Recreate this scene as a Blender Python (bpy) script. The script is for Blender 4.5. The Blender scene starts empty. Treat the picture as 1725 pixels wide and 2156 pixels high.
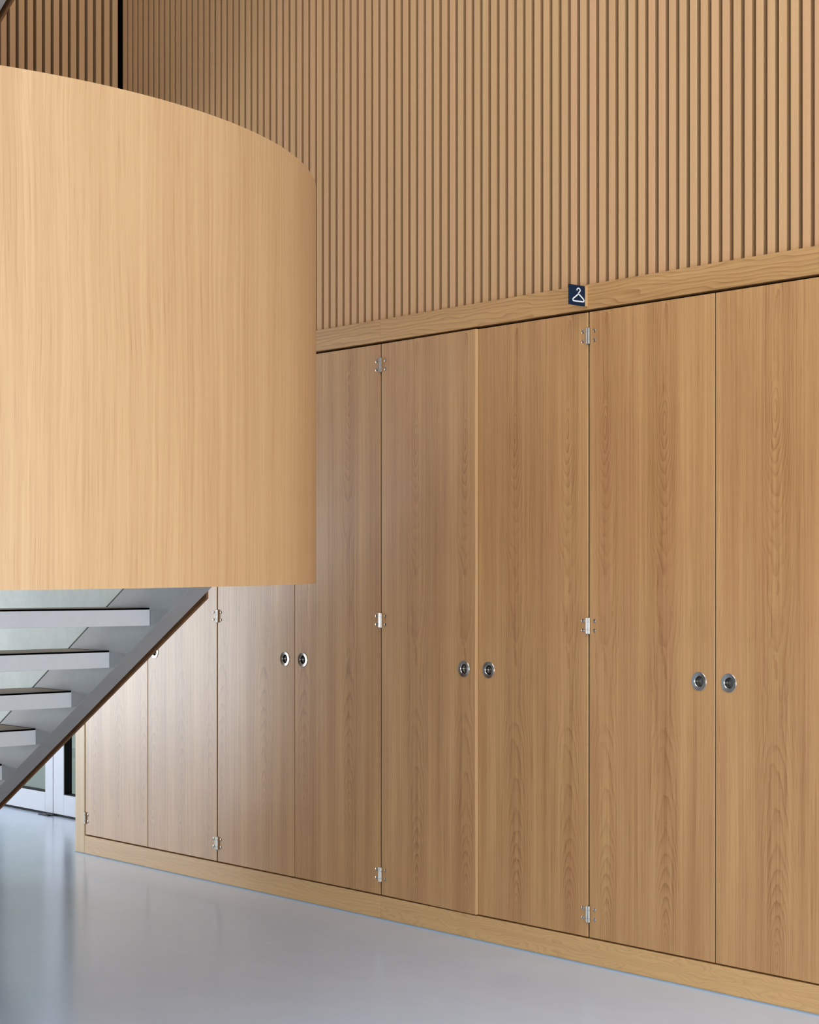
import bpy, bmesh, math, random
from mathutils import Vector
random.seed(7)
S = bpy.context.scene
COL = S.collection
PI = math.pi

# ------------------------------------------------------------------ camera, world, light, exposure
FPX, CXW, CYW, CZW, YAW = 3700.0, 5.6978, -4.9216, 1.453, 48.249
cam = bpy.data.objects.new('camera', bpy.data.cameras.new('camera')); COL.objects.link(cam)
cam.data.sensor_fit = 'HORIZONTAL'; cam.data.sensor_width = 36.0
cam.data.lens = FPX * 36.0 / 1725.0
cam.data.shift_y = (1221.0 - 1078.0) / 1725.0
cam.data.clip_start = 0.05; cam.data.clip_end = 200
cam.location = (CXW, CYW, CZW)
cam.rotation_euler = (PI / 2, 0, math.radians(YAW))
S.camera = cam

world = bpy.data.worlds.new('overcast_sky'); S.world = world
world.use_nodes = True
world.node_tree.nodes['Background'].inputs[0].default_value = (0.92, 0.97, 1.0, 1)
world.node_tree.nodes['Background'].inputs[1].default_value = 0.65

def area(name, loc, rot, sx, sy, power, color):
    l = bpy.data.lights.new(name, 'AREA'); l.shape = 'RECTANGLE'; l.size = sx; l.size_y = sy
    l.energy = power; l.color = color
    o = bpy.data.objects.new(name, l); COL.objects.link(o); o.location = loc; o.rotation_euler = rot
    return o
# daylight through the glazed hall front behind the camera, the left end glazing and the roof light
DAY = (0.95, 0.98, 1.0)
area('right_window_daylight', (7.25, -4.0, 3.6), (PI / 2, 0, PI / 2), 7.0, 3.8, 45, DAY)
area('rightlow_window_daylight', (7.25, -4.0, 0.85), (PI / 2, 0, PI / 2), 7.0, 1.4, 215, DAY)
area('front_window_daylight', (4.5, -10.3, 2.6), (PI / 2, 0, 0), 5.0, 4.6, 125, DAY)
area('end_window_daylight', (-6.85, -2.9, 1.0), (PI / 2, 0, -PI / 2), 3.4, 1.85, 205, (0.88, 0.95, 1.0))
area('roof_light_daylight', (4.0, -4.0, 6.85), (0, 0, 0), 5.0, 5.0, 250, DAY)

S.cycles.max_bounces = 6; S.cycles.diffuse_bounces = 4; S.cycles.glossy_bounces = 3
S.cycles.adaptive_threshold = 0.04
S.view_settings.view_transform = 'Standard'
S.view_settings.look = 'None'
S.view_settings.gamma = 1.0
S.view_settings.use_curve_mapping = False
S.view_settings.exposure = 0.07

# ------------------------------------------------------------------ node helpers
def lin(r, g, b):
    f = lambda c: ((c / 255 + 0.055) / 1.055) ** 2.4 if c / 255 > 0.04045 else c / 255 / 12.92
    return (f(r), f(g), f(b), 1.0)

class NT:
    def __init__(self, name):
        self.m = bpy.data.materials.new(name); self.m.use_nodes = True
        self.t = self.m.node_tree; self.b = self.t.nodes['Principled BSDF']
    def new(self, typ): return self.t.nodes.new(typ)
    def put(self, sock, v):
        if isinstance(v, bpy.types.NodeSocket): self.t.links.new(v, sock)
        elif v is not None: sock.default_value = v
    def math(self, op, a, b=None, c=None, clamp=False):
        n = self.new('ShaderNodeMath'); n.operation = op; n.use_clamp = clamp
        self.put(n.inputs[0], a); self.put(n.inputs[1], b); self.put(n.inputs[2], c)
        return n.outputs[0]
    def add(self, a, b): return self.math('ADD', a, b)
    def mul(self, a, b): return self.math('MULTIPLY', a, b)
    def xyz(self, x=0.0, y=0.0, z=0.0):
        n = self.new('ShaderNodeCombineXYZ')
        for i, v in enumerate((x, y, z)): self.put(n.inputs[i], v)
        return n.outputs[0]
    def noise(self, vec, detail=2.0, rough=0.5, scale=1.0):
        n = self.new('ShaderNodeTexNoise'); self.put(n.inputs['Vector'], vec)
        n.inputs['Scale'].default_value = scale; n.inputs['Detail'].default_value = detail; n.inputs['Roughness'].default_value = rough
        return n.outputs[0]
    def ramp(self, v, a, b, c=0.0, d=1.0):
        n = self.new('ShaderNodeMapRange'); n.clamp = True
        self.put(n.inputs[0], v)
        for i, q in enumerate((a, b, c, d)): n.inputs[1 + i].default_value = q
        return n.outputs[0]
    def mix(self, f, a, b):
        n = self.new('ShaderNodeMix'); n.data_type = 'RGBA'
        self.put(n.inputs[0], f); self.put(n.inputs[6], a); self.put(n.inputs[7], b)
        return n.outputs[2]
    def coords(self, kind='Object'):
        n = self.new('ShaderNodeTexCoord'); s = self.new('ShaderNodeSeparateXYZ')
        self.t.links.new(n.outputs[kind], s.inputs[0]); return s.outputs
    def attr(self, name):
        n = self.new('ShaderNodeAttribute'); n.attribute_type = 'OBJECT'; n.attribute_name = name
        return n.outputs['Fac']
    def rand(self):
        return self.new('ShaderNodeObjectInfo').outputs['Random']
    def bump(self, h, strength=0.1, dist=0.002):
        n = self.new('ShaderNodeBump'); n.inputs['Strength'].default_value = strength; n.inputs['Distance'].default_value = dist
        self.put(n.inputs['Height'], h); self.put(self.b.inputs['Normal'], n.outputs[0])
    def done(self, col, rough=0.5, metal=0.0, spec=0.5):
        self.put(self.b.inputs['Base Color'], col); self.put(self.b.inputs['Roughness'], rough)
        self.put(self.b.inputs['Metallic'], metal); self.put(self.b.inputs['Specular IOR Level'], spec)
        return self.m

def plain(name, rgb, rough=0.5, metal=0.0, var=0.06, scale=6.0, spec=0.5):
    n = NT(name); x, y, z = n.coords()
    v = n.noise(n.xyz(x, y, z), 3, 0.55, scale)
    a = lin(*rgb); d = tuple(c * (1 - var * 2) for c in a[:3]) + (1,)
    return n.done(n.mix(v, d, a), rough, metal, spec)

def oak_fibre(n, a, b, seed, fa=330.0):
    """fine straight grain: pores, narrow and broad streaks; a across, b along the grain"""
    pores = n.ramp(n.noise(n.xyz(n.mul(a, fa), n.mul(b, 5.5), seed), 2, 0.6), 0.56, 0.74)
    fine = n.noise(n.xyz(n.mul(a, 95.0), n.mul(b, 0.9), seed), 2, 0.6)
    broad = n.noise(n.xyz(n.mul(a, 11.0), n.mul(b, 0.35), seed), 2, 0.5)
    return pores, fine, broad

def veneer_door():
    n = NT('oak_veneer_cathedral'); x, y, z = n.coords()
    c, p, seed = n.attr('leaf_c'), n.attr('leaf_p'), n.attr('seed')
    half = n.mul(p, 0.5)
    w = n.new('ShaderNodeMath'); w.operation = 'WRAP'
    n.put(w.inputs[0], n.math('SUBTRACT', x, c)); n.put(w.inputs[1], half); n.put(w.inputs[2], n.mul(half, -1.0))
    lx0 = w.outputs[0]
    wob = n.math('SUBTRACT', n.noise(n.xyz(n.mul(lx0, 2.0), n.mul(z, 1.6), seed), 2), 0.5)
    jit = n.math('SUBTRACT', n.noise(n.xyz(n.mul(lx0, 26.0), n.mul(z, 8.0), seed), 2, 0.6), 0.5)
    lx = n.add(n.add(lx0, n.mul(wob, 0.05)), n.mul(jit, 0.009))
    zc = n.math('DIVIDE', n.math('SUBTRACT', z, n.attr('zpk')), 0.95)
    q = n.math('MAXIMUM', n.mul(n.math('SUBTRACT', 1.0, n.mul(zc, zc)), 0.115), -0.026)
    q = n.add(q, n.mul(n.math('SUBTRACT', n.noise(n.xyz(seed, n.mul(z, 1.9), 0.0), 2), 0.5), 0.06))
    q = n.add(q, n.mul(n.math('SUBTRACT', n.noise(n.xyz(n.mul(lx0, 34.0), n.mul(z, 13.0), seed), 3, 0.6), 0.5), 0.013))
    lx2 = n.mul(lx, 1.15)
    rho = n.math('SQRT', n.add(n.mul(lx2, lx2), n.mul(q, q)))
    t = n.math('FRACT', n.add(n.mul(rho, 96.0), seed))
    line = n.math('POWER', t, 3.0)
    fall = n.ramp(t, 0.90, 1.0, 1.0, 0.0)
    line = n.mul(line, fall)
    near = n.ramp(n.math('ABSOLUTE', lx), 0.015, 0.10, 1.0, 0.22)
    come = n.ramp(n.noise(n.xyz(n.mul(lx0, 14.0), n.mul(z, 3.0), n.add(seed, 4.0)), 2), 0.35, 0.62, 0.25, 1.0)
    fig = n.mul(n.mul(line, near), come)
    pores, fine, broad = oak_fibre(n, x, z, seed)
    m = n.add(n.mul(fig, 0.48), n.mul(pores, 0.34))
    m = n.add(m, n.mul(n.ramp(fine, 0.3, 0.72), 0.32))
    m = n.add(m, n.mul(n.ramp(broad, 0.32, 0.68), 0.34))
    m = n.math('ADD', m, n.mul(near, 0.06), clamp=True)
    col = n.mix(m, lin(206, 161, 108), lin(136, 88, 50))
    pink = n.ramp(n.noise(n.xyz(n.mul(x, 9.0), n.mul(z, 0.9), n.add(seed, 9.0)), 2), 0.45, 0.7)
    col = n.mix(n.mul(pink, 0.30), col, lin(172, 118, 82))
    n.bump(m, 0.05, 0.001)
    return n.done(col, n.ramp(fine, 0.2, 0.8, 0.28, 0.35), 0, 0.5)

def veneer_board():
    """rails and plinths: grain along x with a wavy flat-sawn figure"""
    n = NT('oak_board_horizontal'); x, y, z = n.coords(); seed = n.attr('seed'); amp = n.attr('wave')
    big = n.math('SUBTRACT', n.noise(n.xyz(n.mul(x, 3.2), n.mul(z, 13.0), seed), 2), 0.5)
    q = n.add(n.add(z, n.mul(x, 0.03)), n.mul(n.mul(big, amp), 0.16))
    t = n.math('FRACT', n.add(n.mul(q, 62.0), seed))
    line = n.mul(n.math('POWER', t, 3.0), n.ramp(t, 0.96, 1.0, 1.0, 0.0))
    pores, fine, broad = oak_fibre(n, z, x, seed)
    m = n.add(n.mul(line, 0.46), n.mul(pores, 0.22))
    m = n.add(m, n.mul(n.ramp(fine, 0.3, 0.72), 0.26))
    m = n.math('ADD', m, n.mul(n.ramp(broad, 0.3, 0.7), 0.26), clamp=True)
    col = n.mix(m, lin(202, 158, 104), lin(142, 98, 54))
    col = n.mix(n.attr('pale'), col, lin(226, 184, 128))
    n.bump(m, 0.05, 0.001)
    return n.done(col, 0.36, 0, 0.5)

def slat_oak(name='oak_slat', k=1.0):
    n = NT(name); x, y, z = n.coords(); r = n.rand(); seed = n.mul(r, 91.0)
    pores, fine, broad = oak_fibre(n, n.add(x, y), z, seed, 420.0)
    m = n.add(n.mul(pores, 0.16), n.mul(n.ramp(fine, 0.3, 0.7), 0.24))
    m = n.math('ADD', m, n.mul(n.ramp(broad, 0.3, 0.7), 0.16), clamp=True)
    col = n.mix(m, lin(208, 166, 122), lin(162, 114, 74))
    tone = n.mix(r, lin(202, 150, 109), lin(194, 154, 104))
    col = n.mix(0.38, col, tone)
    if k < 1: col = n.mix(1 - k, col, lin(84, 54, 34))  # low k mixes painted groove shade into the oak
    return n.done(col, 0.55, 0, 0.4)

def drum_oak():
    n = NT('pale_oak_veneer_bent'); u, v, w = n.coords('UV')
    seed = 3.7
    sway = n.math('SUBTRACT', n.noise(n.xyz(n.mul(u, 2.5), n.mul(v, 1.3), 1.0), 2), 0.5)
    a = n.add(u, n.mul(sway, 0.035))
    pores, fine, broad = oak_fibre(n, a, v, seed, 300.0)
    t = n.math('FRACT', n.mul(n.add(a, n.mul(n.noise(n.xyz(n.mul(u, 5.0), n.mul(v, 0.8), 5.0), 2), 0.12)), 46.0))
    line = n.mul(n.math('POWER', t, 3.0), n.ramp(n.noise(n.xyz(n.mul(u, 7.0), n.mul(v, 2.0), 8.0), 2), 0.4, 0.65))
    m = n.add(n.mul(pores, 0.34), n.mul(n.ramp(fine, 0.3, 0.7), 0.30))
    m = n.add(m, n.mul(line, 0.22))
    m = n.math('ADD', m, n.mul(n.ramp(broad, 0.3, 0.7), 0.22), clamp=True)
    col = n.mix(m, lin(204, 168, 126), lin(166, 124, 83))
    n.bump(m, 0.04, 0.001)
    return n.done(col, 0.42, 0, 0.4)

def oak_plain(name, c1, c2, along='Z', rough=0.5):
    n = NT(name); x, y, z = n.coords()
    a, b = (n.add(x, y), z) if along == 'Z' else (n.add(y, z), x)
    pores, fine, broad = oak_fibre(n, a, b, 1.3)
    m = n.add(n.mul(pores, 0.25), n.mul(n.ramp(fine, 0.3, 0.7), 0.4))
    m = n.math('ADD', m, n.mul(n.ramp(broad, 0.3, 0.7), 0.25), clamp=True)
    return n.done(n.mix(m, lin(*c1), lin(*c2)), rough, 0, 0.4)

def concrete():
    n = NT('polished_concrete'); x, y, z = n.coords()
    p = n.xyz(x, y, z)
    cloud = n.noise(p, 4, 0.6, 0.7); fine = n.noise(p, 3, 0.6, 9.0)
    sweep = n.noise(n.xyz(n.mul(x, 1.2), n.mul(y, 4.0), 0.0), 3, 0.6)
    spot = n.ramp(n.noise(p, 1, 0.4, 42.0), 0.80, 0.83)
    v = n.add(n.mul(n.ramp(cloud, 0.3, 0.7), 0.5), n.add(n.mul(fine, 0.2), n.mul(sweep, 0.3)))
    col = n.mix(v, lin(184, 197, 215), lin(206, 217, 234))
    col = n.mix(n.mul(spot, 0.25), col, lin(110, 108, 104))
    rough = n.ramp(n.add(n.mul(cloud, 0.6), n.mul(fine, 0.4)), 0.3, 0.7, 0.14, 0.22)
    return n.done(col, rough, 0, 0.32)

def galvanised(name, c1, c2, rough=0.45, metal=0.25):
    n = NT(name); x, y, z = n.coords(); p = n.xyz(x, y, z)
    v = n.noise(p, 4, 0.6, 5.0); sp = n.noise(p, 2, 0.5, 40.0)
    m = n.add(n.mul(n.ramp(v, 0.3, 0.7), 0.7), n.mul(sp, 0.3))
    return n.done(n.mix(m, lin(*c1), lin(*c2)), rough, metal, 0.5)

def thin_glass():
    n = NT('clear_glass')
    out = n.t.nodes['Material Output']; n.t.nodes.remove(n.b)
    tr = n.new('ShaderNodeBsdfTransparent'); tr.inputs[0].default_value = (0.90, 0.96, 0.94, 1)
    gl = n.new('ShaderNodeBsdfGlossy'); gl.inputs['Roughness'].default_value = 0.02
    lw = n.new('ShaderNodeLayerWeight'); lw.inputs[0].default_value = 0.5
    fr = n.add(0.02, n.mul(n.math('POWER', lw.outputs['Facing'], 5.0), 0.9))
    mx = n.new('ShaderNodeMixShader')
    n.t.links.new(fr, mx.inputs[0]); n.t.links.new(tr.outputs[0], mx.inputs[1]); n.t.links.new(gl.outputs[0], mx.inputs[2])
    n.t.links.new(mx.outputs[0], out.inputs[0])
    return n.m

M = dict(
    door=veneer_door(), board=veneer_board(), slat=slat_oak(), slat_shade=slat_oak('oak_slat_shaded_side', 0.68), drum=drum_oak(),
    stile=oak_plain('oak_end_stile', (224, 194, 150), (188, 152, 108), 'Z', 0.36),
    lip=oak_plain('oak_lipping', (214, 174, 124), (178, 134, 88)),
    clad=oak_plain('oak_stair_cladding', (140, 100, 64), (98, 66, 40), 'X'),
    treadwood=oak_plain('oak_tread', (150, 124, 98), (104, 82, 62), 'X', 0.4),
    floor=concrete(),
    black=plain('black_felt', (16, 15, 15), 0.95, 0, 0.1, 8, 0.1),
    carcass=plain('dark_cupboard_interior', (52, 36, 24), 0.8, 0, 0.1, 8, 0.2),
    steel=plain('satin_steel', (196, 194, 188), 0.22, 1.0, 0.05, 60),
    steel_cup=plain('steel_cup', (120, 117, 112), 0.25, 1.0, 0.05, 60),
    string=galvanised('grey_painted_steel', (158, 158, 158), (172, 172, 172), 0.5, 0.0),
    tread=galvanised('pale_grey_steel_tread', (214, 216, 220), (226, 228, 232), 0.45, 0.0),
    balus=galvanised('green_grey_zinc_panel', (174, 182, 174), (198, 205, 197), 0.45, 0.1),
    white=plain('white_paint', (226, 227, 230), 0.5, 0, 0.02, 3),
    doorwhite=plain('white_door_lacquer', (214, 216, 224), 0.4, 0, 0.02, 3),
    gasket=plain('black_glazing_rebate', (10, 10, 11), 0.6, 0, 0.1, 9, 0.2),
    navy=plain('navy_sign_face', (0, 33, 62), 0.5, 0, 0.05, 20, 0.25),
    signwhite=plain('white_sign_print', (238, 242, 246), 0.5, 0, 0.01, 20),
    seal=plain('pale_blue_sealant', (150, 172, 190), 0.45, 0, 0.08, 12),
    darkmetal=plain('dark_metal', (38, 40, 44), 0.4, 0.6, 0.1, 20),
    paving=plain('pale_paving', (226, 230, 226), 0.8, 0, 0.05, 1.5, 0.2),
    leaf=plain('hedge_leaves', (74, 92, 62), 0.7, 0, 0.3, 14.0, 0.2),
    glass=thin_glass(),
)

# ------------------------------------------------------------------ object helpers
WL = {}
def finish(name, me, mat, parent=None, origin=(0, 0, 0)):
    o = bpy.data.objects.new(name, me); COL.objects.link(o)
    WL[o.as_pointer()] = Vector(origin)
    if mat is not None and not me.materials: me.materials.append(mat)
    if parent is not None:
        o.parent = parent; o.location = Vector(origin) - WL[parent.as_pointer()]
    else: o.location = origin
    return o
def empty(name, loc):
    o = bpy.data.objects.new(name, None); COL.objects.link(o); o.location = loc; o.empty_display_size = 0.1
    WL[o.as_pointer()] = Vector(loc); return o
def tag(o, label=None, cat=None, group=None, kind=None):
    if label: o['label'] = label
    if cat: o['category'] = cat
    if group: o['group'] = group
    if kind: o['kind'] = kind
    return o
def struct(o, label, cat): return tag(o, label, cat, kind='structure')
def to_mesh(bm, name, smooth=False):
    bmesh.ops.recalc_face_normals(bm, faces=bm.faces)
    me = bpy.data.meshes.new(name); bm.to_mesh(me); bm.free()
    if smooth:
        for p in me.polygons: p.use_smooth = True
    return me
def bm_box(bm, lo, hi, bevel=0.0):
    x0, y0, z0 = lo; x1, y1, z1 = hi
    v = [bm.verts.new(c) for c in ((x0,y0,z0),(x1,y0,z0),(x1,y1,z0),(x0,y1,z0),(x0,y0,z1),(x1,y0,z1),(x1,y1,z1),(x0,y1,z1))]
    fs = [bm.faces.new([v[i] for i in f]) for f in ((0,3,2,1),(4,5,6,7),(0,1,5,4),(1,2,6,5),(2,3,7,6),(3,0,4,7))]
    if bevel:
        es = {e for f in fs for e in f.edges}
        bmesh.ops.bevel(bm, geom=list(es), offset=bevel, segments=1, affect='EDGES')
    return fs
def box(name, lo, hi, mat, parent=None, bevel=0.0, origin=None):
    if origin is None: origin = ((lo[0] + hi[0]) / 2, (lo[1] + hi[1]) / 2, lo[2])
    o = Vector(origin); bm = bmesh.new()
    bm_box(bm, Vector(lo) - o, Vector(hi) - o, bevel)
    return finish(name, to_mesh(bm, name), mat, parent, origin)
def prism(name, poly, axis, a0, a1, mat, parent=None, origin=(0, 0, 0), bevel=0.0):
    """poly: 2-D outline; axis 'y': (x,z) extruded over y; axis 'z': (x,y) extruded over z; 'x': (y,z) over x"""
    bm = bmesh.new(); o = Vector(origin)
    def P(p, a):
        q = {'y': (p[0], a, p[1]), 'z': (p[0], p[1], a), 'x': (a, p[0], p[1])}[axis]
        return Vector(q) - o
    A = [bm.verts.new(P(p, a0)) for p in poly]; B = [bm.verts.new(P(p, a1)) for p in poly]
    bm.faces.new(A); bm.faces.new(B[::-1])
    for i in range(len(poly)):
        j = (i + 1) % len(poly); bm.faces.new((A[i], B[i], B[j], A[j]))
    if bevel: bmesh.ops.bevel(bm, geom=bm.edges[:], offset=bevel, segments=1, affect='EDGES')
    return finish(name, to_mesh(bm, name), mat, parent, origin)
def lathe_mesh(name, prof, axis, n=36, close=True):
    """prof: list of (radius, height along axis)"""
    bm = bmesh.new(); rings = []
    for r, h in prof:
        if r < 1e-6:
            c = (0, h, 0) if axis == 'y' else (0, 0, h)
            rings.append([bm.verts.new(c)]); continue
        ring = []
        for k in range(n):
            a = 2 * PI * k / n; c, s = r * math.cos(a), r * math.sin(a)
            ring.append(bm.verts.new((c, h, s) if axis == 'y' else (c, s, h)))
        rings.append(ring)
    for A, B in zip(rings, rings[1:]):
        for k in range(n):
            j = (k + 1) % n
            if len(A) == 1 and len(B) == 1: continue
            if len(A) == 1: bm.faces.new((A[0], B[k], B[j]))
            elif len(B) == 1: bm.faces.new((A[k], B[0], A[j]))
            else: bm.faces.new((A[k], B[k], B[j], A[j]))
    me = to_mesh(bm, name, True)
    me.set_sharp_from_angle(angle=math.radians(32))
    return me

# ------------------------------------------------------------------ the hall: floor, ceiling, walls
XL, XR, YF, ZC = -7.0, 7.4, -10.5, 7.0
YB = 0.66                                            # plane of the white glazed doors behind the stair
WLX = -2.0876                                        # slatted face of the upper left wall
struct(box('floor', (XL - 0.3, YF - 0.3, -0.2), (XR + 0.3, 0.90, 0.0), M['floor'], origin=(0, 0, 0)), 'polished pale grey concrete floor', 'floor')
struct(box('ceiling', (XL - 0.3, YF - 0.3, ZC), (XR + 0.3, 0.9, ZC + 0.2), M['white']), 'white ceiling high above the hall', 'ceiling')

# slatted oak wall over the cupboards
PITCH, SW, SD = 0.04845, 0.0318, 0.026
SLY = 0.016                                          # slat face plane
wb = struct(box('wall_back', (-2.16, SLY + SD, 2.475), (XR, 0.3, ZC), M['black']), 'wall of vertical oak slats above the cupboards', 'wall')
def slat_mesh(w, d, h, ax):
    bm = bmesh.new()
    if ax == 'x': bm_box(bm, (0, 0, 0), (w, d, h), 0.0008)
    else: bm_box(bm, (-d, 0, 0), (0, w, h), 0.0008)
    bm.normal_update()
    for f in bm.faces:                                   # long sides coloured darker to paint in the shade of the grooves
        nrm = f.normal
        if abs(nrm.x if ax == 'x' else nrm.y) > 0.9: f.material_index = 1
    return to_mesh(bm, 'slat')
sm = slat_mesh(SW, SD, ZC - 2.568 - 0.002, 'x'); sm.materials.append(M['slat']); sm.materials.append(M['slat_shade'])
for i in range(-33, 96):
    x = -0.4585 + PITCH * i
    if x < WLX + 0.004: continue
    finish('slat', sm, None, wb, (x, SLY, 2.570))
# upper left slatted wall, at right angles, over the gallery edge
wl = struct(box('wall_left', (WLX - 0.3, -0.98, 3.33), (WLX - 0.034, 0.008, ZC), M['black']), 'dark-gapped oak slat wall at upper left', 'wall')
sm2 = slat_mesh(0.0312, 0.034, ZC - 3.33 - 0.002, 'y'); sm2.materials.append(M['slat']); sm2.materials.append(M['slat_shade'])
for k in range(20):
    y = -0.0265 - 0.0492 * k
    finish('slat', sm2, None, wl, (WLX, y, 3.33))

# gallery floor behind the slatted wall (the storey the upper flight starts from)
ZG = 3.578
struct(box('ceiling_gallery', (XL, -4.3, ZG - 0.248), (-3.45, 0.66, ZG), M['white']), 'underside of the gallery floor left of the stair', 'ceiling')
struct(box('ceiling_gallery_edge', (-3.45, -0.975, ZG - 0.248), (WLX - 0.31, 0.66, ZG), M['white']), 'edge of the gallery floor under the upper slat wall', 'ceiling')
struct(box('ceiling_gallery_landing', (-3.45, -2.45, ZG - 0.248), (-2.70, -0.98, ZG), M['white']), 'gallery landing at the foot of the upper flight', 'ceiling')

# rear wall with the white glazed doors, seen under the stair
DX0, DXM, DX1, DZ = -4.84, -3.86, -2.88, 2.30
struct(box('wall_rear', (XL, YB, 0), (DX0, YB + 0.2, 3.33), M['white']), 'white wall left of the glazed doors', 'wall')
struct(box('wall_rear_side', (DX1, YB, 0), (XR, YB + 0.2, ZC), M['white']), 'white wall behind the cupboards', 'wall')
struct(box('wall_rear_top', (DX0, YB, DZ), (DX1, YB + 0.2, 3.33), M['white']), 'white wall above the glazed doors', 'wall')
def glazed_leaf(n, x0, x1, rail, sl, sr, lab):
    d = struct(empty('door_%d' % n, ((x0 + x1) / 2, YB, 0)), lab, 'door')
    g = 0.004; z0, z1 = 0.012, DZ - 0.006; y0, y1 = YB, YB + 0.055
    box('stile', (x0 + g, y0, z0), (x0 + sl, y1, z1), M['doorwhite'], d, 0.0015)
    box('stile', (x1 - sr, y0, z0), (x1 - g, y1, z1), M['doorwhite'], d, 0.0015)
    box('bottom_rail', (x0 + sl, y0, z0), (x1 - sr, y1, rail), M['doorwhite'], d, 0.0012)
    box('top_rail', (x0 + sl, y0, z1 - 0.11), (x1 - sr, y1, z1), M['doorwhite'], d, 0.0012)
    a, b, t = x0 + sl, x1 - sr, 0.005
    for nm, lo, hi in (('glazing_bead', (a, y0 + 0.004, rail), (a + t, y1, z1 - 0.11)), ('glazing_bead', (b - t, y0 + 0.004, rail), (b, y1, z1 - 0.11)),
                       ('glazing_bead', (a, y0 + 0.004, rail), (b, y1, rail + t)), ('glazing_bead', (a, y0 + 0.004, z1 - 0.115), (b, y1, z1 - 0.11))):
        box(nm, lo, hi, M['gasket'], d)
    box('pane', (a + t, y0 + 0.046, rail + t), (b - t, y0 + 0.052, z1 - 0.115), M['glass'], d)
    return d
glazed_leaf(1, DX0, DXM, 0.134, 0.10, 0.097, 'white glazed door leaf seen below the stair stringer')
d2 = glazed_leaf(2, DXM, DX1, 0.137, 0.1245, 0.10, 'white glazed door leaf beside the end of the cupboards')
struct(box('trim_threshold', (DX0, YB - 0.004, 0.0), (DX1, YB + 0.06, 0.011), M['gasket']), 'dark threshold strip under the white doors', 'threshold')
piv = tag(empty('door_floor_pivot', (DXM - 0.01, YB - 0.03, 0)), 'small dark floor pivot at the foot of the white doors', 'door pivot')
box('cover_plate', (DXM - 0.10, YB - 0.050, 0.0), (DXM + 0.02, YB - 0.006, 0.006), M['darkmetal'], piv, 0.002)
box('pivot_arm', (DXM - 0.03, YB - 0.034, 0.006), (DXM + 0.05, YB - 0.020, 0.013), M['darkmetal'], piv, 0.002)
# forecourt outside the glazed doors
struct(box('floor_outside', (XL - 2, 0.90, -0.2), (4, 24, -0.02), M['paving']), 'pale paving outside the glazed doors', 'paving')
struct(box('trim_kerb', (XL - 2, 2.70, -0.02), (4, 2.90, 0.06), M['white']), 'white kerb across the paving outside', 'kerb')

def hedge():  # greenery out of direct view, its height added to darken the floor reflection
    bm = bmesh.new(); nx, nz = 120, 52; rows = []
    for side in (0, 1):
        g = []
        for i in range(nx + 1):
            col = []
            for k in range(nz + 1):
                e = 0.25 * (k / nz) ** 3
                y = (7.0 + e if side == 0 else 8.4 - e) + random.uniform(-0.10, 0.10)
                col.append(bm.verts.new((XL - 2 + 15 * i / nx + random.uniform(-.04, .04), y, -0.02 + 6.5 * k / nz + random.uniform(-.05, .05) * (k > 0))))
            g.append(col)
        for i in range(nx):
            for k in range(nz): bm.faces.new((g[i][k], g[i + 1][k], g[i + 1][k + 1], g[i][k + 1]))
        rows.append(g)
    for i in range(nx): bm.faces.new((rows[0][i][nz], rows[0][i + 1][nz], rows[1][i + 1][nz], rows[1][i][nz]))
    return to_mesh(bm, 'hedge')
tag(finish('hedge', hedge(), M['leaf'], None, (0, 0, 0)), 'green hedge outside, out of direct view, made tall to darken the floor reflection', 'hedge')

# remaining hall walls, behind and beside the camera, with their windows
def window_wall(name, n0, axis, fixed, thick, a0, a1, z0, z1, wa, wb_, wz0, wz1, count, lab):
    """wall along x ('x', at y=fixed) or along y ('y', at x=fixed) with one band of windows"""
    def bx(nm, p0, p1, q0, q1, mat, par=None, d0=0.0, d1=None):
        d1 = thick if d1 is None else d1
        lo, hi = sorted((fixed + d0, fixed + d1))
        if axis == 'x': return box(nm, (p0, lo, q0), (p1, hi, q1), mat, par)
        return box(nm, (lo, p0, q0), (hi, p1, q1), mat, par)
    root = struct(empty(name, ((a0 + a1) / 2, fixed, 0) if axis == 'x' else (fixed, (a0 + a1) / 2, 0)), lab, 'wall')
    for nm, r in (('wall_panel', (a0, wa, z0, z1)), ('wall_panel', (wb_, a1, z0, z1)), ('wall_panel', (wa, wb_, wz1, z1))):
        bx(nm, *r, M['white'], root)
    if wz0 > z0: bx('wall_panel', wa, wb_, z0, wz0, M['white'], root)
    step = (wb_ - wa) / count
    for k in range(count):
        p0, p1 = wa + step * k, wa + step * (k + 1)
        w = empty('window_%d' % (n0 + k), ((p0 + p1) / 2, fixed, wz0) if axis == 'x' else (fixed, (p0 + p1) / 2, wz0))
        struct(w, 'tall window pane %s of the %s' % (['first', 'second', 'third', 'fourth', 'fifth', 'sixth', 'seventh'][k], lab), 'window')
        f = 0.05; s = 1 if thick > 0 else -1
        for r in ((p0, p0 + f, wz0, wz1), (p1 - f, p1, wz0, wz1), (p0 + f, p1 - f, wz0, wz0 + f), (p0 + f, p1 - f, wz1 - f, wz1)):
            bx('window_frame', *r, M['darkmetal'], w, s * 0.05, s * 0.11)
        bx('pane', p0 + f, p1 - f, wz0 + f, wz1 - f, M['glass'], w, s * 0.077, s * 0.083)
window_wall('wall_front', 1, 'x', YF, -0.2, XL, XR, 0, ZC, 1.9, 7.1, 0.2, 5.0, 5, 'glazed hall front behind the viewer')
window_wall('wall_end', 6, 'y', XL, -0.2, YF, YB, 0, ZC, -4.7, -1.1, 0.05, 2.0, 3, 'glazed left end of the hall')
window_wall('wall_right', 9, 'y', XR, 0.2, YF, YB, 0, ZC, -7.6, -0.4, 0.05, 5.6, 6, 'glazed right end of the hall')

# ------------------------------------------------------------------ cupboards
DZ0, DZ1 = 0.1045, 2.4635
BX0, BX1 = -2.4, 3.6
END = -2.493
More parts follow.
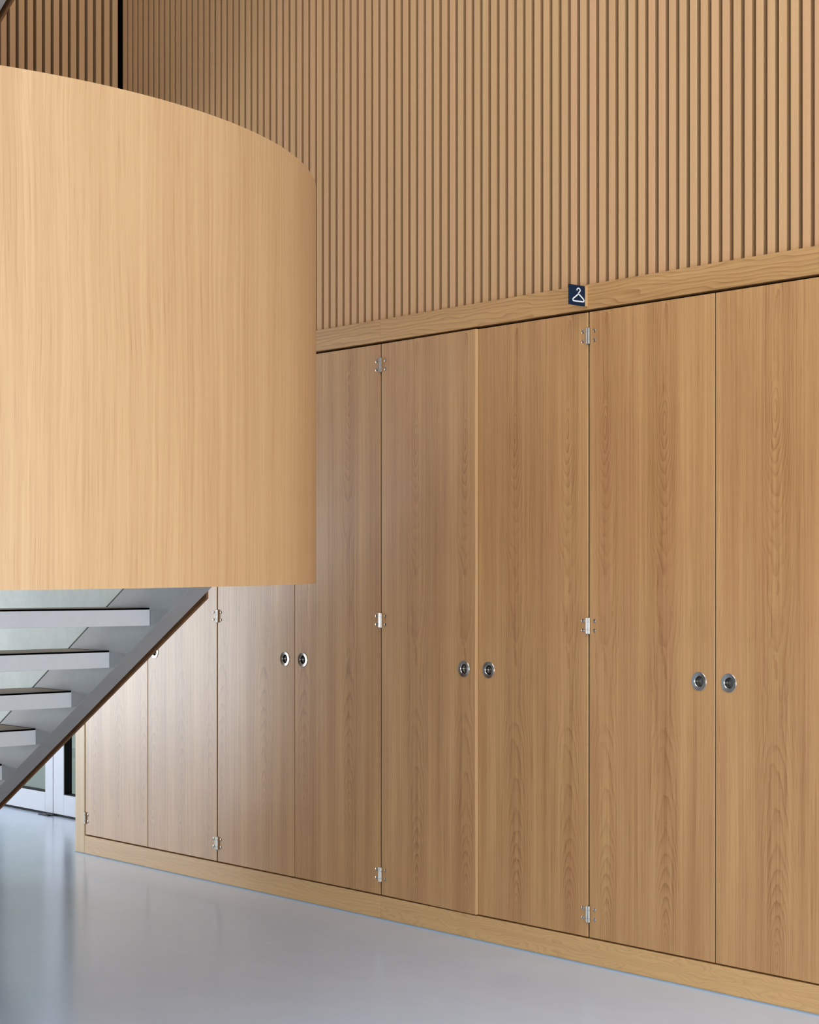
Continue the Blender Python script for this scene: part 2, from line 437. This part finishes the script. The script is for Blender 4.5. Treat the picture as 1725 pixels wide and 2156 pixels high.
# frame boards around the cupboard doors
def board(name, lo, hi, wave, lab, cat, bevel=0.0012):
    o = box(name, lo, hi, M['board'], None, bevel, origin=(lo[0], lo[1], lo[2]))
    o['seed'] = random.random() * 40; o['wave'] = wave; o['pale'] = 0.36 if name.startswith('base') else 0.0
    return struct(o, lab, cat)
board('trim_1', (END + 0.0938, -0.004, 2.4735), (-0.0008, 0.04, 2.568), 0.35, 'oak top rail board running behind the curved balustrade', 'top rail')
board('trim_2', (0.0, -0.004, 2.4735), (2.4, 0.04, 2.568), 0.45, 'oak top rail board carrying the coat hanger sign', 'top rail')
board('trim_3', (2.4008, -0.004, 2.4735), (XR, 0.04, 2.568), 0.4, 'oak top rail board past the right edge', 'top rail')
board('baseboard_1', (END + 0.0938, -0.004, 0.004), (-0.0008, 0.04, 0.099), 0.5, 'oak plinth board at the far end of the cupboards', 'plinth')
board('baseboard_2', (0.0, -0.004, 0.004), (2.4, 0.04, 0.099), 1.5, 'oak plinth board with wavy grain under the nearest doors', 'plinth')
board('baseboard_3', (2.4008, -0.004, 0.004), (XR, 0.04, 0.099), 1.0, 'oak plinth board past the right edge', 'plinth')
struct(box('trim_4', (END, -0.004, 0.004), (-2.4005, 0.62, 2.568), M['stile'], None, 0.0015), 'pale oak end panel where the cupboards stop', 'end panel')
struct(box('trim_5', (END, -0.0085, 0.0), (XR, -0.004, 0.0045), M['seal']), 'thin pale blue sealant line along the foot of the plinth', 'sealant')
struct(box('wall_back_lower', (3.6, 0.004, 0.1), (XR, 0.05, 2.47), M['stile']), 'plain oak panel past the last cupboard', 'wall panel')

# shared hardware meshes
RP = 0.0336
ring_me = lathe_mesh('pull_ring', [(RP, 0.0), (RP, -0.0012), (RP - 0.0012, -0.0026), (0.0205, -0.0012), (0.0190, 0.0005), (0.0186, 0.004)], 'y', 48)
ring_me.materials.append(M['steel'])
cup_me = lathe_mesh('pull_cup', [(0.0186, 0.004), (0.0186, 0.0135), (0.0165, 0.0165), (0.0, 0.0175)], 'y', 48)
cup_me.materials.append(M['steel_cup'])
hh = 0.031
barrel_me = lathe_mesh('hinge_barrel', [(0.0, -hh), (0.0042, -hh), (0.0051, -hh + 0.001), (0.0051, -0.0165), (0.0044, -0.0160), (0.0051, -0.0155),
                       (0.0051, 0.0145), (0.0044, 0.0150), (0.0051, 0.0155), (0.0051, hh - 0.001), (0.0042, hh), (0.0, hh)], 'z', 20)
barrel_me.materials.append(M['steel'])
screw_me = lathe_mesh('hinge_screw', [(0.0072, 0.0), (0.0070, -0.0010), (0.0050, -0.0021), (0.0, -0.0026)], 'y', 20)
screw_me.materials.append(M['steel'])

def door_mesh(w, h, t, hx, hz, hr, lip_l, lip_r):
    """slab with chamfered front edge, side edges rebated behind a lip, and a round recess for the pull; origin front lower left"""
    bm = bmesh.new(); c = 0.0014
    def loop(x0, x1, z0, z1, ya, yb):
        return [bm.verts.new(p) for p in ((x0, ya, z0), (x1, yb, z0), (x1, yb, z1), (x0, ya, z1))]
    rb = 0.007
    rl, rr = (rb if lip_l < t else 0.0), (rb if lip_r < t else 0.0)
    ll, lr = min(lip_l, t - 0.002), min(lip_r, t - 0.002)
    fr = loop(c, w - c, c, h - c, 0, 0); md = loop(0, w, 0, h, c, c); lp = loop(0, w, 0, h, ll, lr)
    st = loop(rl, w - rr, 0, h, ll + 0.0004, lr + 0.0004); bk = loop(rl, w - rr, 0, h, t, t)
    for A, B in ((fr, md), (md, lp), (lp, st), (st, bk)):
        for i in range(4):
            j = (i + 1) % 4; f = bm.faces.new((A[i], A[j], B[j], B[i]))
            if A is md: f.material_index = 1
    bm.faces.new(bk)
    n = 40
    circ = [bm.verts.new((hx + hr * math.cos(2 * PI * k / n), 0, hz + hr * math.sin(2 * PI * k / n))) for k in range(n)]
    deep = [bm.verts.new((v.co.x, 0.0185, v.co.z)) for v in circ]
    es = [bm.edges.new((circ[k], circ[(k + 1) % n])) for k in range(n)]
    oe = [bm.edges.get((fr[i], fr[(i + 1) % 4])) for i in range(4)]
    bmesh.ops.triangle_fill(bm, use_beauty=True, use_dissolve=False, edges=es + oe)
    for k in range(n):
        j = (k + 1) % n; bm.faces.new((circ[k], deep[k], deep[j], circ[j]))
    bm.faces.new(deep)
    return to_mesh(bm, 'door')

PULLZ = 1.0925 - DZ0
HZ = [0.192 - DZ0, 1.280 - DZ0, 2.3735 - DZ0]
T = 0.022
LEAF = {0: ((.10, .232, 31.), (.053, .243, 31.)), 1: ((.04, .33, 12.), (.067, .319, 12.)), 2: ((.23, .305, 5.), (.21, .283, 5.)),
        3: ((.084, .286, 5.), (.26, .31, 5.)), 4: ((.05, .30, 22.), (.1, .29, 22.))}
ZPK = {0: 1.15, 1: 1.2, 2: 0.98, 3: 0.98, 4: 1.0}
CLAB = ['far oak cupboard half hidden behind the stair stringer, whitish grain', 'oak cupboard whose doors run up behind the curved balustrade',
        'oak cupboard with one door slightly ajar, left of the coat hanger sign', 'nearest oak cupboard, right of the coat hanger sign',
        'oak cupboard past the right edge of the view']
for b in range(5):
    x0 = BX0 + 1.2 * b
    cup = tag(empty('wardrobe_cupboard', (x0 + 0.6, 0.02, 0)), CLAB[b], 'cupboard', 'row of oak cupboards')
    bmc = bmesh.new(); O = Vector((x0 + 0.6, 0.02, 0))
    e = 0.0005
    for lo, hi in (((x0 + e, T + 0.006, 0.0), (x0 + 0.018, 0.62, 2.472)), ((x0 + 1.182, T + 0.006, 0.0), (x0 + 1.2 - e, 0.62, 2.472)),
                   ((x0 + 0.018, 0.60, 0.09), (x0 + 1.182, 0.62, 2.472)), ((x0 + 0.018, 0.042, 0.08), (x0 + 1.182, 0.60, 0.098)),
                   ((x0 + 0.018, 0.042, 2.466), (x0 + 1.182, 0.60, 2.472))):
        bm_box(bmc, Vector(lo) - O, Vector(hi) - O)
    finish('carcass', to_mesh(bmc, 'carcass'), M['carcass'], cup, O)
    for s in (0, 1):
        gl, gr = (0.0036, 0.0020) if s == 0 else (0.0020, 0.0036)
        w = 0.6 - gl - gr; dx = x0 + 0.6 * s + gl
        hx = (0.5285 if s == 0 else 0.0600) - gl
        ajar = (b == 2 and s == 0)
        me = door_mesh(w, DZ1 - DZ0, T, hx, PULLZ, RP - 0.003, 0.0022, 0.03 if ajar else 0.0022)
        me.materials.append(M['door']); me.materials.append(M['lip'])
        d = finish('door', me, None, cup, (dx, 0, DZ0))
        c_, p_, sd = LEAF[b][s]
        d['leaf_c'] = c_ - gl; d['leaf_p'] = p_; d['seed'] = sd + 0.07 * s; d['zpk'] = ZPK[b] + 0.015 * s
        P = Vector((dx, 0, DZ0))
        finish('pull_ring', ring_me, None, d, P + Vector((hx, 0, PULLZ)))
        finish('pull_cup', cup_me, None, d, P + Vector((hx, 0, PULLZ)))
        for z in HZ:
            ex = (0.0054 - gl) if s == 0 else (w + gr - 0.0054)
            sx = (0.0295 - gl) if s == 0 else (w + gr - 0.0295)
            finish('hinge_barrel', barrel_me, None, d, P + Vector((ex, -0.0054, z)))
            for q in (-0.0178, 0.0184): finish('hinge_screw', screw_me, None, d, P + Vector((sx, 0.0, z + q)))
        if ajar: d.rotation_euler = (0, 0, math.radians(-1.25))     # stands slightly ajar

# ------------------------------------------------------------------ coat hanger sign
sg = tag(empty('cloakroom_sign', (1.196, 0.0, 2.483)), 'small navy projecting sign with a white coat hanger', 'sign')
box('bracket', (1.180, -0.0185, 2.4840), (1.2000, -0.0045, 2.5600), M['lip'], sg, 0.0008)
box('plate', (1.1925, -0.1050, 2.4835), (1.2000, -0.0205, 2.5590), M['navy'], sg, 0.0006)
def ribbon(name, pts, w, x, th, mat, parent, closed=False):
    bm = bmesh.new(); n = len(pts); L = []
    for i, p in enumerate(pts):
        a = Vector(pts[i - 1] if (i > 0 or closed) else p); c = Vector(pts[(i + 1) % n] if (i < n - 1 or closed) else p)
        p = Vector(p); t1 = (p - a); t2 = (c - p)
        if t1.length == 0: t1 = t2
        if t2.length == 0: t2 = t1
        t1.normalize(); t2.normalize(); t = (t1 + t2).normalized()
        nrm = Vector((-t.y, t.x)); k = min(1.0 / max(nrm.dot(Vector((-t1.y, t1.x))), 0.5), 1.6)
        row = []
        for sgn in (-1, 1):
            q = p + nrm * (w / 2 * k * sgn)
            row += [bm.verts.new((x, q.x, q.y)), bm.verts.new((x + th, q.x, q.y))]
        L.append(row)
    rng = range(n) if closed else range(n - 1)
    for i in rng:
        A, B = L[i], L[(i + 1) % n]
        for a, b in ((1, 3), (0, 1), (3, 2), (2, 0)): bm.faces.new((A[a], B[a], B[b], A[b]))
    if not closed:
        for A in (L[0], L[-1]): bm.faces.new((A[0], A[1], A[3], A[2]))
    o = Vector((1.2, -0.06, 2.5))
    for v in bm.verts: v.co -= o
    return finish(name, to_mesh(bm, name), mat, parent, o)
def sp(a, b): return (-0.105 + 0.086 * a, 2.559 - 0.0755 * b)
tri = [(.561, .425), (.40, .56), (.235, .68), (.20, .735), (.215, .79), (.28, .805), (.57, .80), (.83, .795), (.90, .775), (.915, .715), (.87, .655), (.72, .54)]
ribbon('hanger_frame', [sp(*p) for p in tri], 0.0048, 1.2, 0.0007, M['signwhite'], sg, True)
ribbon('hanger_hook', [sp(*p) for p in ((.455, .27), (.465, .215), (.51, .165), (.58, .15), (.645, .185), (.67, .245), (.645, .31), (.585, .35), (.561, .385), (.561, .44))], 0.0043, 1.2, 0.0007, M['signwhite'], sg)

# ------------------------------------------------------------------ stair
SLOPE, G, RZ = 0.5965, 0.2926, 0.1755
def zbot(s): return 1.4224 + SLOPE * (s - 0.185)         # underside line of the stringer
DEP = 0.277
def flight(name, fx, fy, dz, s0, s1, zlow, ks, lab, bal0, bal1, base, balh=1.0):
    """s runs up the flight, t across (0 = inner face of the outer stringer, + = outward)"""
    st = tag(empty(name, base), lab, 'staircase')
    O = Vector(base)
    def para(nm, sa, sb, f0, f1, t0, t1, mat, cut=None, par=st):
        bm = bmesh.new()
        poly = [(sa, f0(sa)), (sb, f0(sb)), (sb, f1(sb)), (sa, f1(sa))]
        if cut is not None:                                # clip at the floor the flight starts from
            out = []
            for i in range(4):
                p, q = poly[i], poly[(i + 1) % 4]
                if p[1] >= cut: out.append(p)
                if (p[1] - cut) * (q[1] - cut) < 0:
                    k = (cut - p[1]) / (q[1] - p[1]); out.append((p[0] + (q[0] - p[0]) * k, cut))
            poly = out
        A = [bm.verts.new(Vector((fx(s), fy(t0), z + dz)) - O) for s, z in poly]
        B = [bm.verts.new(Vector((fx(s), fy(t1), z + dz)) - O) for s, z in poly]
        bm.faces.new(A); bm.faces.new(B[::-1]); n = len(poly)
        for i in range(n): bm.faces.new((A[i], B[i], B[(i + 1) % n], A[(i + 1) % n]))
        bmesh.ops.bevel(bm, geom=bm.edges[:], offset=0.0015, segments=1, affect='EDGES')
        return finish(nm, to_mesh(bm, nm), mat, par, base)
    para('stringer', s0, s1, zbot, lambda s: zbot(s) + DEP, 0.0, 0.090, M['string'], zlow)
    para('stringer', s0, s1, zbot, lambda s: zbot(s) + DEP, -1.32, -1.23, M['string'], zlow)
    bp = para('balustrade_panel', bal0, bal1, lambda s: zbot(s) + DEP + 0.005, lambda s: zbot(s) + DEP + balh, 0.0, 0.106, M['balus'], zlow)
    para('cladding', bal0, bal1, lambda s: zbot(s) - 0.001, lambda s: zbot(s) + DEP + balh + 0.01, 0.114, 0.125, M['clad'], zlow)
    for k in ks:
        zt = 1.3453 - RZ * k + dz; sb = -0.0993 - G * k; sa = sb - 0.305
        xa, xb = sorted((fx(sa), fx(sb))); ya, yb = sorted((fy(-1.23), fy(0.0)))
        o = Vector(((xa + xb) / 2, (ya + yb) / 2, zt - 0.071)); bm = bmesh.new()
        fs = bm_box(bm, Vector((xa, ya + .0005, zt - 0.071)) - o, Vector((xb, yb - .0005, zt)) - o)
        top = fs[1]; bmesh.ops.inset_region(bm, faces=[top], thickness=0.007)
        bmesh.ops.translate(bm, verts=top.verts, vec=(0, 0, -0.010))
        bmesh.ops.bevel(bm, geom=[e for e in bm.edges if e.calc_length() > 0.02], offset=0.0015, segments=1, affect='EDGES')
        tr = finish('tread', to_mesh(bm, 'tread'), M['tread'], st, o)
        box('tread_top', (xa + 0.009, ya + 0.009, zt - 0.010), (xb - 0.009, yb - 0.009, zt - 0.002), M['treadwood'], tr)
    return st
YI = -1.1065
lower = flight('staircase', lambda s: s, lambda t: YI + t, 0.0, -2.9, 0.22, 0.0, range(0, 8),
       'open tread steel stair rising to the curved landing', -2.3, 0.118, (-1.2, -1.7, 0.0))
flight('staircase', lambda s: s, lambda t: YI + t, 3.578, -2.9, -0.10, 0.0, range(1, 8),
       'upper stair flight, just a grey corner at top left', -2.3, -0.10, (-1.2, -1.7, 3.578), 0.05)
flight('staircase', lambda s: -2.05 - s, lambda t: -3.80 - t, 1.52, -2.9, 1.30, 0.0, range(-4, 8),
       'return stair flight climbing left out of view from the curved landing', -2.17, 1.30, (-1.2, -3.2, 1.52))

ret = [o for o in COL.objects if o.get('label', '').startswith('return stair')][0]
box('end_light_blocker', (-4.10, -2.555, 0.0), (-0.75, -2.515, 1.60), M['clad'], ret)  # added out of view to keep end window light off the floor

# curved balustrade and half-round landing
DCX, DCY, DR, DT = 0.112, -2.452, 1.566, 0.045
ZT = 2.7677
R_, F_ = Vector((math.cos(math.radians(YAW)), math.sin(math.radians(YAW)))), Vector((-math.sin(math.radians(YAW)), math.cos(math.radians(YAW))))
cb = tag(empty('curved_balustrade', (DCX, DCY, 1.43)), 'large curved pale oak balustrade wrapping the stair landing', 'balustrade')
def drum_panel():
    me = bpy.data.meshes.new('curved_panel'); n = 128; V, Fc, UV = [], [], []
    a0, a1 = math.radians(-90), math.radians(90); c = 0.003
    for k in range(n + 1):
        a = a0 + (a1 - a0) * k / n; ca, sa = math.cos(a), math.sin(a)
        zb = 1.4335 + 0.0075 * ((sa * 1.0) - 0.28) / 0.45 - 1.43   # panel was hung a few millimetres out of level
        zb = max(min(zb, 0.016), -0.012); zt = ZT - 1.43
        for r, z in ((DR, zb), (DR, zt - c), (DR - c, zt), (DR - DT + c, zt), (DR - DT, zt - c), (DR - DT, zb)):
            V.append((r * ca, r * sa, z)); UV.append((DR * a, z))
    for k in range(n):
        for i in range(6):
            j = (i + 1) % 6; A, B = 6 * k, 6 * (k + 1)
            Fc.append((A + i, B + i, B + j, A + j))
    Fc += [tuple(range(6)), tuple(6 * n + i for i in range(5, -1, -1))]
    me.from_pydata(V, [], Fc); me.update()
    uv = me.uv_layers.new(name='UVMap')
    for l in me.loops: uv.data[l.index].uv = UV[l.vertex_index]
    bm = bmesh.new(); bm.from_mesh(me); bmesh.ops.recalc_face_normals(bm, faces=bm.faces); bm.to_mesh(me); bm.free()
    for p in me.polygons: p.use_smooth = True
    me.set_sharp_from_angle(angle=math.radians(30))
    me.materials.append(M['drum']); return me
finish('curved_panel', drum_panel(), None, cb, (DCX, DCY, 1.43))
rl = DR - DT - 0.002
poly = [(DCX + rl * math.cos(math.radians(a)), DCY + rl * math.sin(math.radians(a))) for a in range(-90, 91, 4)] + [(-0.098, DCY + rl), (-0.098, DCY - rl)]
prism('landing_slab', poly, 'z', 1.45, 1.521, M['string'], lower, (DCX, DCY, 1.45))
